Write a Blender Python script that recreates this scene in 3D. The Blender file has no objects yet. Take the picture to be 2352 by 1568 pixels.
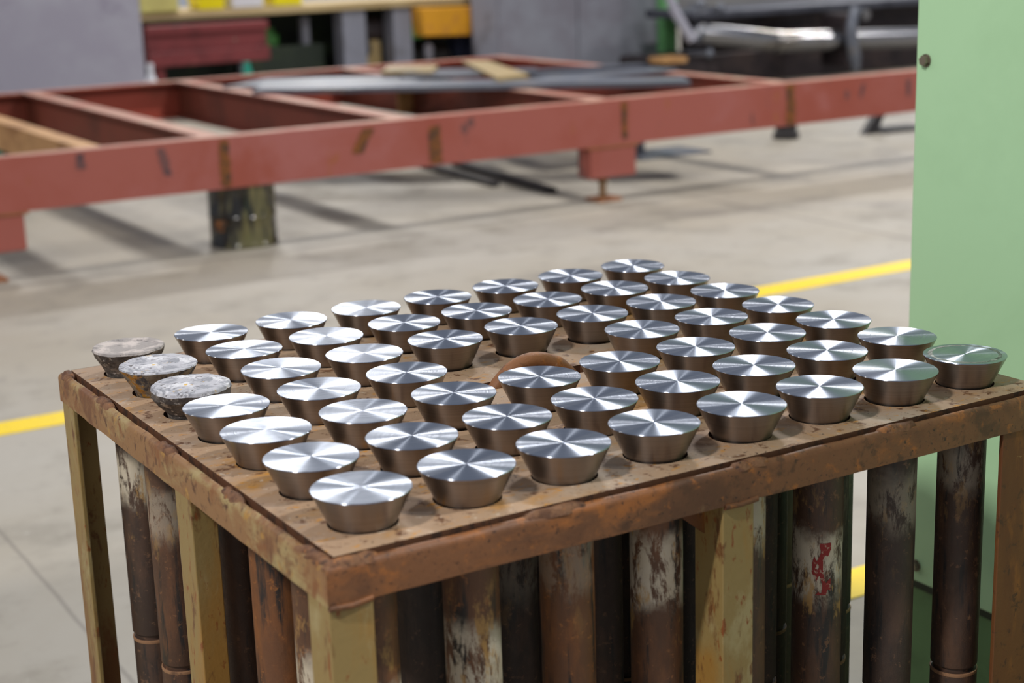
import bpy, bmesh, math, random
from mathutils import Vector, Matrix, noise
random.seed(7)
SC = bpy.context.scene
COL = SC.collection
R = math.radians

# ------------------------------------------------------------------ camera, world, lamps, exposure
cam_d = bpy.data.cameras.new('camera')
cam = bpy.data.objects.new('camera', cam_d)
COL.objects.link(cam)
SC.camera = cam
cam_d.sensor_width = 36.0
cam_d.lens = 3706.5 * 36.0 / 2352.0
ya, pi_, ro = 0.538949, 0.247057, -0.031872
fw = Vector((math.sin(ya) * math.cos(pi_), math.cos(ya) * math.cos(pi_), -math.sin(pi_)))
rt = Vector((math.cos(ya), -math.sin(ya), 0.0))
up = rt.cross(fw)
r2 = rt * math.cos(ro) + up * math.sin(ro)
u2 = -rt * math.sin(ro) + up * math.cos(ro)
M = Matrix((r2, u2, -fw)).transposed().to_4x4()
M.translation = Vector((-0.6466, -1.3820, 1.4130))
cam.matrix_world = M
cam_d.clip_start = 0.05
cam_d.dof.use_dof = True
cam_d.dof.focus_distance = 2.03
cam_d.dof.aperture_fstop = 4.4
cam_d.dof.aperture_blades = 0

W = bpy.data.worlds.new('hall_light')
SC.world = W
W.use_nodes = True
W.node_tree.nodes['Background'].inputs[0].default_value = (0.80, 0.86, 1.0, 1)
W.node_tree.nodes['Background'].inputs[1].default_value = 0.34
SC.view_settings.view_transform = 'Standard'
SC.view_settings.look = 'None'
SC.view_settings.exposure = 0.0
SC.view_settings.gamma = 1.0
SC.view_settings.use_curve_mapping = False

LAMPS = [  # x, y, z, watts, warm: rows of high bay lamps under the hall roof
    (5.2, -3.2, 6.8, 580, 0), (-5.2, -1.6, 6.8, 620, 0), (5.3, 5.4, 6.8, 360, 0), (-5.2, 6.8, 6.8, 110, 1), (5.2, 14.0, 6.8, 430, 0),
    (-5.2, 15.2, 6.8, 330, 0), (15.6, 5.4, 6.8, 430, 0), (15.6, 14.0, 6.8, 430, 0), (15.6, -3.2, 6.8, 330, 0), (10.4, 22.5, 6.8, 430, 0)]
for i, (lx, ly, lz, wt, warm) in enumerate(LAMPS):
    ld = bpy.data.lights.new('high_bay_lamp', 'AREA')
    ld.shape = 'RECTANGLE'
    ld.size = 1.1
    ld.size_y = 0.35
    ld.energy = wt
    ld.color = (1.0, 0.86, 0.68) if warm else (1.0, 0.97, 0.93)
    lo = bpy.data.objects.new('high_bay_lamp', ld)
    lo.location = (lx, ly, lz)
    COL.objects.link(lo)

# ------------------------------------------------------------------ helpers
def lin(c):
    out = []
    for v in c:
        v = v / 255.0
        out.append(v / 12.92 if v <= 0.04045 else ((v + 0.055) / 1.055) ** 2.4)
    return (out[0], out[1], out[2], 1.0)


class NT:
    def __init__(s, name):
        s.m = bpy.data.materials.new(name)
        s.m.use_nodes = True
        s.t = s.m.node_tree
        s.b = s.t.nodes['Principled BSDF']

    def n(s, typ, **kw):
        nd = s.t.nodes.new('ShaderNode' + typ)
        for k, v in kw.items():
            setattr(nd, k, v)
        return nd

    def put(s, sock, v):
        if hasattr(v, 'links') or hasattr(v, 'is_output'):
            s.t.links.new(v, sock)
        else:
            sock.default_value = v

    def math(s, op, a, b=None, c=None, clamp=False):
        nd = s.n('Math', operation=op)
        nd.use_clamp = clamp
        s.put(nd.inputs[0], a)
        if b is not None:
            s.put(nd.inputs[1], b)
        if c is not None:
            s.put(nd.inputs[2], c)
        return nd.outputs[0]

    def ramp(s, v, lo, hi):
        nd = s.n('MapRange', interpolation_type='SMOOTHSTEP')
        s.put(nd.inputs['Value'], v)
        nd.inputs['From Min'].default_value = lo
        nd.inputs['From Max'].default_value = hi
        return nd.outputs[0]

    def mix(s, f, a, b):
        nd = s.n('Mix', data_type='RGBA')
        s.put(nd.inputs[0], f)
        s.put(nd.inputs[6], a)
        s.put(nd.inputs[7], b)
        return nd.outputs[2]

    def coord(s, kind='Object', stretch=None, offset=None):
        tc = s.n('TexCoord').outputs[kind]
        if offset is not None:
            va = s.n('VectorMath', operation='ADD')
            s.t.links.new(tc, va.inputs[0])
            s.put(va.inputs[1], offset)
            tc = va.outputs[0]
        if stretch:
            mp = s.n('Mapping')
            mp.inputs['Scale'].default_value = stretch
            s.t.links.new(tc, mp.inputs[0])
            tc = mp.outputs[0]
        return tc

    def noise(s, vec, scale, detail=5, rough=0.6, dist=0.0):
        nd = s.n('TexNoise')
        s.t.links.new(vec, nd.inputs['Vector'])
        nd.inputs['Scale'].default_value = scale
        nd.inputs['Detail'].default_value = detail
        nd.inputs['Roughness'].default_value = rough
        nd.inputs['Distortion'].default_value = dist
        return nd.outputs[0]

    def bump(s, h, strength, dist):
        nd = s.n('Bump')
        s.t.links.new(h, nd.inputs['Height'])
        nd.inputs['Strength'].default_value = strength
        nd.inputs['Distance'].default_value = dist
        s.t.links.new(nd.outputs[0], s.b.inputs['Normal'])


def nmat(name, base, layers=(), rough=0.6, metal=0.0, bump=None, spec=0.4):
    """layers: (colour, scale, lo, hi, detail, stretch)"""
    k = NT(name)
    col = lin(base)
    first = True
    for L in layers:
        c, sc, lo, hi = L[:4]
        det = L[4] if len(L) > 4 else 6
        st = L[5] if len(L) > 5 else None
        v = k.coord('Object', st, offset=(sc * .37, sc * 1.3, sc * .71))
        f = k.ramp(k.noise(v, sc, det, 0.65, 0.3), lo, hi)
        col = k.mix(f, col, lin(c))
    k.put(k.b.inputs['Base Color'], col)
    k.b.inputs['Roughness'].default_value = rough
    k.b.inputs['Metallic'].default_value = metal
    k.b.inputs['Specular IOR Level'].default_value = spec
    if bump:
        k.bump(k.noise(k.coord('Object'), bump[0], 6, 0.65), bump[1], bump[2])
    return k.m


class MB:
    def __init__(s):
        s.v = []
        s.f = []

    def add(s, vs, fs):
        o = len(s.v)
        s.v += [tuple(p) for p in vs]
        s.f += [tuple(i + o for i in f) for f in fs]
        return s

    def box(s, a, b, mat=None):
        x0, y0, z0 = a
        x1, y1, z1 = b
        vs = [(x0, y0, z0), (x1, y0, z0), (x1, y1, z0), (x0, y1, z0), (x0, y0, z1), (x1, y0, z1), (x1, y1, z1), (x0, y1, z1)]
        if mat:
            vs = [mat @ Vector(p) for p in vs]
        return s.add(vs, [(0, 3, 2, 1), (4, 5, 6, 7), (0, 1, 5, 4), (1, 2, 6, 5), (2, 3, 7, 6), (3, 0, 4, 7)])

    def prism(s, pts, fn):
        """closed outline pts (list of 2D) extruded between fn(p,0) and fn(p,1)"""
        n = len(pts)
        vs = [fn(p, 0) for p in pts] + [fn(p, 1) for p in pts]
        fs = [(i, (i + 1) % n, n + (i + 1) % n, n + i) for i in range(n)]
        fs += [tuple(range(n - 1, -1, -1)), tuple(range(n, 2 * n))]
        return s.add(vs, fs)

    def lathe(s, prof, n=40, c=(0, 0, 0), cap0=True, cap1=True):
        """prof (r, z) from bottom to top around z"""
        vs, fs = [], []
        m = len(prof)
        for (r, z) in prof:
            for i in range(n):
                a = 2 * math.pi * i / n
                vs.append((c[0] + r * math.cos(a), c[1] + r * math.sin(a), c[2] + z))
        for j in range(m - 1):
            for i in range(n):
                k = (i + 1) % n
                fs.append((j * n + i, j * n + k, (j + 1) * n + k, (j + 1) * n + i))
        if cap0:
            fs.append(tuple(range(n - 1, -1, -1)))
        if cap1:
            fs.append(tuple((m - 1) * n + i for i in range(n)))
        return s.add(vs, fs)

    def tube(s, pts, r, n=12, caps=True):
        pts = [Vector(p) for p in pts]
        rs = r if isinstance(r, (list, tuple)) else [r] * len(pts)
        vs, fs = [], []
        t0 = (pts[1] - pts[0]).normalized()
        u = t0.orthogonal().normalized()
        for j, p in enumerate(pts):
            a = pts[max(j - 1, 0)]
            b = pts[min(j + 1, len(pts) - 1)]
            t = (b - a).normalized()
            u = (u - t * u.dot(t)).normalized()
            w = t.cross(u)
            for i in range(n):
                an = 2 * math.pi * i / n
                vs.append(p + (u * math.cos(an) + w * math.sin(an)) * rs[j])
        for j in range(len(pts) - 1):
            for i in range(n):
                k = (i + 1) % n
                fs.append((j * n + i, j * n + k, (j + 1) * n + k, (j + 1) * n + i))
        if caps:
            fs.append(tuple(range(n - 1, -1, -1)))
            fs.append(tuple((len(pts) - 1) * n + i for i in range(n)))
        return s.add(vs, fs)

    def jitter(s, amp, freq, seed=0.0):
        s.v = [tuple(Vector(p) + noise.noise_vector(Vector(p) * freq + Vector((seed, seed * 2, 0))) * amp) for p in s.v]
        return s

    def build(s, name, mat, parent=None, smooth=None, bevel=None, loc=None):
        me = bpy.data.meshes.new(name)
        me.from_pydata(s.v, [], s.f)
        me.validate()
        bm = bmesh.new()
        bm.from_mesh(me)
        bmesh.ops.recalc_face_normals(bm, faces=bm.faces)
        bm.to_mesh(me)
        bm.free()
        me.materials.append(mat)
        if smooth is not None:
            me.polygons.foreach_set('use_smooth', [True] * len(me.polygons))
            me.set_sharp_from_angle(angle=R(smooth))
        o = bpy.data.objects.new(name, me)
        COL.objects.link(o)
        if parent:
            o.parent = parent
        if loc:
            o.location = loc
        if bevel:
            bv = o.modifiers.new('bevel', 'BEVEL')
            bv.width = bevel
            bv.segments = 2
            bv.limit_method = 'ANGLE'
        return o


def tag(o, label=None, cat=None, group=None, kind=None):
    for k, v in (('label', label), ('category', cat), ('group', group), ('kind', kind)):
        if v:
            o[k] = v
    return o


def empty(name, loc, label, cat, group=None):
    o = bpy.data.objects.new(name, None)
    COL.objects.link(o)
    o.location = loc
    o.empty_display_size = 0.1
    return tag(o, label, cat, group)


# ------------------------------------------------------------------ materials
M_rack_top = nmat('rusty_plate', (166, 138, 112), [
    ((172, 128, 74), 6, 0.52, 0.66, 8, (1, 1.6, 1)), ((118, 86, 60), 8, 0.56, 0.70, 8), ((168, 150, 132), 5, 0.52, 0.66, 8),
    ((98, 64, 42), 42, 0.56, 0.66, 8), ((184, 130, 56), 55, 0.58, 0.67, 8, (1, 2, 1)), ((190, 172, 152), 85, 0.60, 0.68, 8), ((62, 44, 34), 150, 0.62, 0.70)],
    rough=0.62, bump=(90, 0.4, 0.002))
M_rim_front = nmat('rim_rust_brown', (116, 76, 48), [
    ((92, 60, 40), 7, 0.48, 0.66, 9), ((150, 92, 46), 10, 0.52, 0.68, 9, (.5, 1, 1.4)), ((134, 104, 72), 9, 0.56, 0.68, 9),
    ((82, 54, 36), 30, 0.54, 0.66, 9), ((150, 92, 44), 48, 0.56, 0.68, 9), ((64, 42, 30), 170, .58, .68)],
    rough=0.5, bump=(110, 0.45, 0.002))
M_rim_left = nmat('rim_khaki_rust', (140, 104, 68), [
    ((160, 140, 96), 9, 0.48, 0.60, 9, (1, .6, 1.5)), ((112, 74, 48), 14, 0.52, 0.64, 9), ((168, 128, 66), 28, 0.57, 0.66, 8),
    ((92, 62, 42), 50, 0.54, 0.66, 8), ((128, 84, 50), 20, .55, .66, 9)], rough=0.55, bump=(100, 0.4, 0.002))
M_leg = nmat('leg_khaki_rust', (142, 120, 74), [
    ((150, 112, 54), 7, 0.46, 0.62, 8, (1, 1, .35)), ((120, 80, 42), 9, 0.51, 0.64, 9, (1, 1, .3)), ((158, 142, 100), 14, .55, .66, 8, (1, 1, .4)),
    ((104, 68, 38), 36, 0.56, 0.66, 8, (1, 1, .4)), ((128, 72, 34), 95, 0.58, 0.66, 8, (1, 1, .35))], rough=0.5, bump=(80, 0.3, 0.002))
M_leg_rust = nmat('leg_orange_rust', (108, 68, 34), [
    ((100, 60, 32), 9, 0.45, 0.62, 8, (1, 1, .3)), ((134, 84, 36), 16, 0.54, 0.66, 8, (1, 1, .3)), ((80, 50, 30), 60, 0.56, 0.66, 8),
    ((190, 160, 104), 50, 0.67, 0.70)], rough=0.6, bump=(90, 0.4, 0.002))
M_weld = nmat('weld_rust', (128, 90, 62), [((96, 62, 42), 40, 0.45, 0.6), ((150, 98, 54), 70, 0.56, 0.66), ((64, 44, 34), 120, .56, .66)], rough=0.6, bump=(220, 0.7, 0.003))
M_eye = nmat('eye_rust', (140, 92, 56), [((170, 106, 46), 30, 0.5, 0.64), ((100, 66, 44), 60, 0.55, 0.68), ((176, 150, 120), 22, 0.6, 0.72)], rough=0.55, bump=(160, 0.5, 0.002))


def cone_mat(name, c0, c1, rough, spread, aniso):
    """turned steel: grooves run round the axis, so the normal wobbles only across them"""
    k = NT(name)
    v = k.coord('Object')
    info = k.n('ObjectInfo').outputs['Random']
    sep = k.n('SeparateXYZ')
    k.t.links.new(v, sep.inputs[0])
    rad = k.math('SQRT', k.math('ADD', k.math('MULTIPLY', sep.outputs[0], sep.outputs[0]), k.math('MULTIPLY', sep.outputs[1], sep.outputs[1])))
    cmb = k.n('CombineXYZ')
    k.t.links.new(rad, cmb.inputs[0])
    k.t.links.new(sep.outputs[2], cmb.inputs[1])
    k.t.links.new(k.math('MULTIPLY', info, 11.0), cmb.inputs[2])
    rings = k.noise(cmb.outputs[0], 380, 3, 0.7)
    fine = k.noise(cmb.outputs[0], 9000, 0, 0.5)
    # circumferential direction in object space, turned into world space
    neg = k.math('MULTIPLY', sep.outputs[1], -1.0)
    tc = k.n('CombineXYZ')
    k.t.links.new(neg, tc.inputs[0])
    k.t.links.new(sep.outputs[0], tc.inputs[1])
    vt = k.n('VectorTransform', vector_type='VECTOR', convert_from='OBJECT', convert_to='WORLD')
    k.t.links.new(tc.outputs[0], vt.inputs[0])
    tn = k.n('VectorMath', operation='NORMALIZE')
    k.t.links.new(vt.outputs[0], tn.inputs[0])
    geo = k.n('NewGeometry')
    cr = k.n('VectorMath', operation='CROSS_PRODUCT')
    k.t.links.new(geo.outputs['Normal'], cr.inputs[0])
    k.t.links.new(tn.outputs[0], cr.inputs[1])
    sc = k.n('VectorMath', operation='SCALE')
    k.t.links.new(cr.outputs[0], sc.inputs[0])
    k.t.links.new(k.math('MULTIPLY', k.math('SUBTRACT', fine, 0.5), spread), sc.inputs['Scale'])
    ad = k.n('VectorMath', operation='ADD')
    k.t.links.new(geo.outputs['Normal'], ad.inputs[0])
    k.t.links.new(sc.outputs[0], ad.inputs[1])
    nn = k.n('VectorMath', operation='NORMALIZE')
    k.t.links.new(ad.outputs[0], nn.inputs[0])
    k.t.links.new(nn.outputs[0], k.b.inputs['Normal'])
    k.t.links.new(tn.outputs[0], k.b.inputs['Tangent'])
    k.put(k.b.inputs['Base Color'], k.mix(rings, lin(c0), lin(c1)))
    k.b.inputs['Metallic'].default_value = 1.0
    k.b.inputs['Anisotropic'].default_value = aniso
    k.b.inputs['Anisotropic Rotation'].default_value = 0.25
    off = k.n('CombineXYZ')
    k.t.links.new(k.math('MULTIPLY', info, 37.0), off.inputs[0])
    scr = k.ramp(k.noise(k.coord('Object', offset=off.outputs[0]), 300, 4, 0.7, 1.5), 0.62, 0.70)
    k.put(k.b.inputs['Roughness'], k.math('ADD', k.math('MULTIPLY', scr, 0.05), k.math('ADD', k.math('MULTIPLY', rings, 0.06), rough)))
    return k.m


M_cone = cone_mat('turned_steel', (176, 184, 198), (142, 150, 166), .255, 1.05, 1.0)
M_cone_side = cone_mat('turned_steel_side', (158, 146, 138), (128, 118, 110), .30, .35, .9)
M_cone_worn = nmat('worn_ring', (120, 118, 120), [((80, 78, 80), 60, 0.5, 0.6), ((170, 172, 172), 90, 0.5, 0.62)], rough=0.42, metal=0.9)
M_burnt_dark = nmat('burnt_crust', (92, 84, 78), [
    ((58, 50, 46), 40, 0.45, 0.6), ((150, 136, 122), 55, 0.53, 0.63, 7, (1, 1, 2.2)), ((198, 190, 182), 80, 0.6, 0.7, 7, (1, 1, 2)),
    ((40, 36, 36), 110, 0.62, 0.7)], rough=0.8, bump=(150, 0.8, 0.003))
M_burnt_ochre = nmat('burnt_ochre_crust', (124, 112, 96), [
    ((168, 116, 34), 34, 0.50, 0.58), ((66, 64, 68), 44, 0.52, 0.60), ((164, 150, 130), 70, 0.56, 0.66), ((190, 140, 40), 90, 0.62, 0.7)],
    rough=0.75, bump=(150, 0.8, 0.003))
M_ash_white = nmat('ash_white', (176, 176, 184), [
    ((140, 142, 150), 45, 0.48, 0.6), ((206, 206, 212), 36, 0.52, 0.62), ((96, 92, 94), 120, 0.56, 0.66), ((204, 166, 80), 44, 0.62, 0.67)],
    rough=0.85, bump=(200, 0.7, 0.002))
M_ash_grey = nmat('ash_grey', (150, 144, 142), [
    ((190, 180, 176), 35, 0.45, 0.62), ((104, 100, 100), 60, 0.54, 0.66, 6, (1, 1, 1)), ((80, 74, 74), 140, 0.62, 0.7)], rough=0.8, bump=(180, 0.7, 0.002))


def pipe_mat():
    """object colour: r = depth of the pale heat band below the plate (x 0.4 m), g = how pale, b = how orange the rust, a unused"""
    k = NT('pipe_scale')
    oi = k.n('ObjectInfo')
    sp = k.n('SeparateColor')
    k.t.links.new(oi.outputs['Color'], sp.inputs[0])
    off = k.n('CombineXYZ')
    k.t.links.new(k.math('MULTIPLY', oi.outputs['Random'], 23.0), off.inputs[0])
    k.t.links.new(k.math('MULTIPLY', oi.outputs['Random'], 9.0), off.inputs[2])
    v = k.coord('Object', offset=off.outputs[0])
    vs = k.coord('Object', (1, 1, .35), offset=off.outputs[0])
    vst = k.coord('Object', (1, 1, .12), offset=off.outputs[0])
    col = k.mix(sp.outputs[2], lin((48, 41, 38)), lin((112, 72, 44)))
    col = k.mix(k.ramp(k.noise(vs, 22, 7, .65), .46, .62), col, k.mix(sp.outputs[2], lin((66, 53, 46)), lin((136, 84, 44))))
    col = k.mix(k.ramp(k.noise(vst, 60, 6, .65), .52, .66), col, lin((40, 35, 34)))
    col = k.mix(k.math('MULTIPLY', k.ramp(k.noise(v, 90, 6, .7), .58, .66), .75), col, k.mix(sp.outputs[2], lin((104, 82, 66)), lin((168, 106, 50))))
    # pale band where the oxide burnt off
    ob = k.n('SeparateXYZ')
    k.t.links.new(k.coord('Object'), ob.inputs[0])
    depth = k.math('MULTIPLY', ob.outputs[2], -1.0)
    dd = k.math('ABSOLUTE', k.math('SUBTRACT', k.math('ADD', depth, k.math('MULTIPLY', k.math('SUBTRACT', k.noise(v, 14, 5, .6), .5), .09)), k.math('MULTIPLY', sp.outputs[0], .4)))
    band = k.math('SUBTRACT', 1.0, k.ramp(dd, .018, .052))
    patch = k.ramp(k.noise(vs, 46, 8, .75, .4), .42, .52)
    m = k.math('MULTIPLY', k.math('MULTIPLY', band, patch), sp.outputs[1])
    col = k.mix(m, col, k.mix(k.noise(v, 30, 4), lin((182, 166, 138)), lin((212, 204, 188))))
    ym = k.math('MULTIPLY', k.math('MULTIPLY', k.ramp(k.noise(vs, 50, 6, .7), .54, .64), k.math('SUBTRACT', 1.0, k.ramp(dd, .04, .13))), sp.outputs[1])
    col = k.mix(k.math('MULTIPLY', ym, .8), col, lin((178, 138, 78)))
    k.put(k.b.inputs['Base Color'], col)
    k.put(k.b.inputs['Roughness'], k.math('ADD', .42, k.math('MULTIPLY', k.noise(v, 60, 4), .3)))
    k.b.inputs['Specular IOR Level'].default_value = .5
    k.bump(k.noise(v, 120, 6, .7), .35, .002)
    return k.m


M_pipe = pipe_mat()
M_pipe_lip = nmat('pipe_lip', (150, 112, 82), [((110, 80, 60), 60, .5, .65)], rough=.5)
M_red_mark = nmat('red_paint_mark', (140, 36, 34), [((180, 150, 130), 160, .56, .62)], rough=.6)


def floor_mat():
    k = NT('concrete')
    v = k.coord('Object')
    col = k.mix(k.ramp(k.noise(v, .45, 5), .38, .62), lin((151, 143, 129)), lin((159, 154, 145)))
    col = k.mix(k.ramp(k.noise(v, 2.3, 7, .65), .48, .70), col, lin((132, 126, 115)))
    col = k.mix(k.math('MULTIPLY', k.ramp(k.noise(v, 1.1, 6, .6, .8), .55, .70), .6), col, lin((112, 107, 101)))
    col = k.mix(k.math('MULTIPLY', k.ramp(k.noise(v, 5, 7, .7), .56, .70), .5), col, lin((118, 112, 106)))
    col = k.mix(k.math('MULTIPLY', k.ramp(k.noise(v, 26, 5, .7), .62, .72), .5), col, lin((178, 174, 166)))
    # sawn contraction joints, and the front beam's shadow edge painted as a wide band
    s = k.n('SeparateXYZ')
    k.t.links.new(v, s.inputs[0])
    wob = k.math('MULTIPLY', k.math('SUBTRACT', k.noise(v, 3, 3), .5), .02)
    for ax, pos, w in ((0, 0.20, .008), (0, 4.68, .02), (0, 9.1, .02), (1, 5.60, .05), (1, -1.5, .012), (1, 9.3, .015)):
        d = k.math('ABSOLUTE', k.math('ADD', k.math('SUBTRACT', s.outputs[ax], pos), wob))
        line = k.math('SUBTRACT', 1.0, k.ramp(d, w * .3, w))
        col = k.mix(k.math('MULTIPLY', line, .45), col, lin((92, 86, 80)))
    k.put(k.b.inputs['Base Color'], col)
    k.put(k.b.inputs['Roughness'], k.math('ADD', .42, k.math('MULTIPLY', k.noise(v, 5, 5), .3)))
    k.bump(k.noise(v, 30, 6, .7), .12, .004)
    return k.m


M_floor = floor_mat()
M_yellow = nmat('yellow_floor_paint', (232, 200, 0), [((222, 188, 16), 6, .5, .7), ((190, 166, 60), 30, .60, .68)], rough=.45)
M_green = nmat('light_green_enamel', (188, 230, 182), [((182, 224, 176), 2.0, .45, .65), ((176, 196, 130), 40, .74, .79)], rough=.42)
M_dkgreen = nmat('dark_green_enamel', (104, 142, 94), [((88, 122, 78), 4, .45, .65), ((84, 76, 50), 26, .66, .74)], rough=.5)
M_lip_shade = nmat('lip_shade', (40, 50, 34), [], rough=.6)  # near-black green for the painted shade below the cabinet face
M_bolt = nmat('bolt_steel', (138, 128, 112), [((90, 78, 62), 120, .5, .64)], rough=.45, metal=.6)
M_red = nmat('red_primer', (162, 90, 80), [
    ((154, 78, 64), .9, .45, .65), ((166, 98, 92), 1.7, .5, .66), ((156, 92, 48), 5, .60, .68, 6, (1, 1, .35)),
    ((92, 66, 66), 4, .64, .70, 5, (1, 1, .4))], rough=.5)
M_red3 = nmat('red_oxide_shaded', (118, 58, 44), [((98, 50, 38), 2, .45, .65), ((110, 68, 44), 8, .58, .7)], rough=.6)  # oxide brown, darkened to stand in for shade on the cross beams
M_red2 = nmat('red_primer_inner', (150, 66, 50), [((128, 62, 48), 2, .45, .65), ((120, 70, 46), 8, .6, .72)], rough=.55)
M_flange = nmat('pale_flange', (168, 122, 104), [((160, 96, 78), 3, .45, .62), ((176, 146, 122), 5, .52, .68), ((150, 96, 56), 9, .6, .72)], rough=.55)
M_tan = nmat('tan_rust_steel', (184, 140, 92), [((140, 96, 52), 4, .5, .68), ((160, 120, 74), 8, .5, .7)], rough=.6)
M_seam = nmat('seam_rust', (124, 74, 30), [((78, 54, 38), 22, .45, .6), ((168, 98, 30), 40, .56, .68)], rough=.7, bump=(60, .6, .004))
M_mill = nmat('mill_scale_steel', (108, 112, 122), [((88, 93, 106), 3, .45, .62), ((126, 120, 116), 6, .54, .66)], rough=.38, metal=.35)
M_mill_dark = nmat('dark_mill_steel', (78, 80, 90), [((58, 60, 70), 5, .45, .65)], rough=.45, metal=.35)
M_ochre = nmat('ochre_steel', (156, 134, 90), [((128, 116, 96), 4, .5, .68)], rough=.5)
M_black = nmat('black_steel', (40, 38, 40), [((62, 58, 58), 9, .55, .7)], rough=.5)
M_drum = nmat('stained_drum', (104, 98, 62), [
    ((34, 32, 28), 3.2, .47, .54, 4, (1.6, 1.6, .3)), ((136, 130, 88), 5, .56, .66, 5, (1, 1, .5)), ((112, 86, 34), 9, .62, .70), ((24, 24, 22), 8, .60, .66, 5, (1, 1, .4))],
    rough=.16, spec=.7)
M_screw = nmat('screw_rust', (134, 104, 72), [((98, 70, 46), 30, .5, .65)], rough=.6)
M_foot_rust = nmat('foot_rust', (150, 96, 60), [((120, 74, 46), 12, .5, .65)], rough=.7)
M_grey = nmat('grey_enamel', (156, 156, 168), [((148, 146, 160), 1.3, .4, .62), ((134, 130, 146), 3, .6, .75)], rough=.5)
M_grey2 = nmat('grey_cabinet_enamel', (128, 130, 140), [((116, 114, 124), 1.6, .45, .65), ((104, 96, 108), 3, .6, .74)], rough=.5)
M_grey_post = nmat('grey_post_enamel', (130, 132, 144), [((112, 112, 120), 3, .5, .65)], rough=.5)
M_wood = nmat('bench_wood', (190, 168, 124), [((170, 146, 102), 3, .45, .65, 6, (.3, 3, 3)), ((206, 186, 142), 5, .55, .7, 6, (.3, 3, 3))], rough=.6)
M_cream = nmat('cream_panel', (206, 200, 120), [((190, 182, 110), 3, .5, .7)], rough=.6)
M_maroon = nmat('maroon_enamel', (122, 52, 54), [((98, 42, 44), 3, .45, .65), ((136, 66, 66), 6, .6, .72)], rough=.45)
M_orange = nmat('orange_plastic', (222, 158, 40), [((200, 138, 60), 3, .5, .7)], rough=.45)
M_amber = nmat('amber_plastic', (228, 160, 10), [], rough=.45)
M_navy = nmat('navy_cloth', (34, 42, 70), [((24, 28, 46), 10, .45, .6, 4, (6, 1, .4))], rough=.8)
M_white = nmat('white_plastic', (220, 222, 230), [], rough=.4)
M_teal = nmat('teal_plastic', (30, 140, 120), [], rough=.4)
M_yel_plastic = nmat('yellow_plastic', (240, 226, 20), [], rough=.4)
M_leaf = nmat('green_enamel', (70, 130, 62), [((56, 100, 50), 5, .5, .65)], rough=.5)
M_under = nmat('dark_green_steel', (34, 44, 34), [((46, 58, 34), 3, .5, .65), ((24, 26, 28), 4, .55, .7)], rough=.6)
M_chrome = nmat('bright_pipe_steel', (150, 150, 154), [((124, 118, 110), 2, .5, .7)], rough=.24, metal=1.0)
M_machine = nmat('dark_machine_steel', (58, 50, 52), [((74, 62, 60), 3, .5, .66), ((40, 36, 38), 5, .5, .66)], rough=.42, metal=.3)
M_wall = nmat('hall_wall_panel', (204, 210, 222), [((194, 200, 212), .4, .45, .65)], rough=.7)

# ------------------------------------------------------------------ the setting
fl = MB()
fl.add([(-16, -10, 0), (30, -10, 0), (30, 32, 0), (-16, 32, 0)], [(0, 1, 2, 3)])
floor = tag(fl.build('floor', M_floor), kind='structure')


def floor_line(pts):
    m = MB()
    n = len(pts[0])
    vs = [(x, y, .0025) for (x, y) in pts[0]] + [(x, y, .0025) for (x, y) in pts[1]]
    m.add(vs, [(i, i + 1, n + i + 1, n + i) for i in range(n - 1)])
    vs2 = [(x, y, 0.0) for (x, y) in pts[0]] + [(x, y, 0.0) for (x, y) in pts[1]]
    o = len(m.v)
    m.add(vs2, [(i, n + i, n + i + 1, i + 1) for i in range(n - 1)])
    m.add([], [])
    for i in range(n - 1):
        m.f.append((i, i + 1, o + i + 1, o + i))
        m.f.append((n + i, o + n + i, o + n + i + 1, n + i + 1))
    return m.build('yellow_line', M_yellow, floor)


def line_band(x0, x1, y0, slope, w):
    a, b = [], []
    n = 60
    for i in range(n + 1):
        x = x0 + (x1 - x0) * i / n
        j = .004 * noise.noise(Vector((x * 3, y0, 0)))
        a.append((x, y0 + slope * x + j))
        b.append((x, y0 + slope * x + w + .004 * noise.noise(Vector((x * 3, y0 + 9, 0)))))
    return a, b


floor_line(line_band(-9, 12, 3.395, .0095, .137))
floor_line(line_band(-9, 6, 1.0345, -.004, .123))

wb = MB().box((-16, 31.8, 0), (30, 32, 7.5))
wall_back = tag(wb.build('wall_back', M_wall), kind='structure')
wr = MB().box((29.8, -10, 0), (30, 31.8, 7.5))
tag(wr.build('wall_right', M_wall), kind='structure')
wl = MB().box((-16, -10, 0), (-15.8, 31.8, 7.5))
tag(wl.build('wall_left', M_wall), kind='structure')

# ------------------------------------------------------------------ the rack
PX, PY = 0.12, 0.119366
ZP = 0.850           # top of the plate
TH = 0.012
X0, X1, Y0, Y1 = -0.080, 0.918, -0.084, 0.790      # outer faces of the rim
rack = empty('steel_rack', (0.42, 0.36, 0), 'rusty steel rack table with a perforated top plate carrying rows of steel cones', 'rack')


def rk(mb, name, mat, **kw):
    o = mb.build(name, mat, None, **kw)
    o.parent = rack
    o.matrix_parent_inverse = Matrix.Translation((-0.42, -0.36, 0))
    return o


G = 0.0150   # wall of the rim + slot
pl = MB()
HR = 0.0362
NSEG = 32
px0, px1, py0, py1 = X0 + G, X1 - G, Y0 + G, Y1 - G


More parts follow.
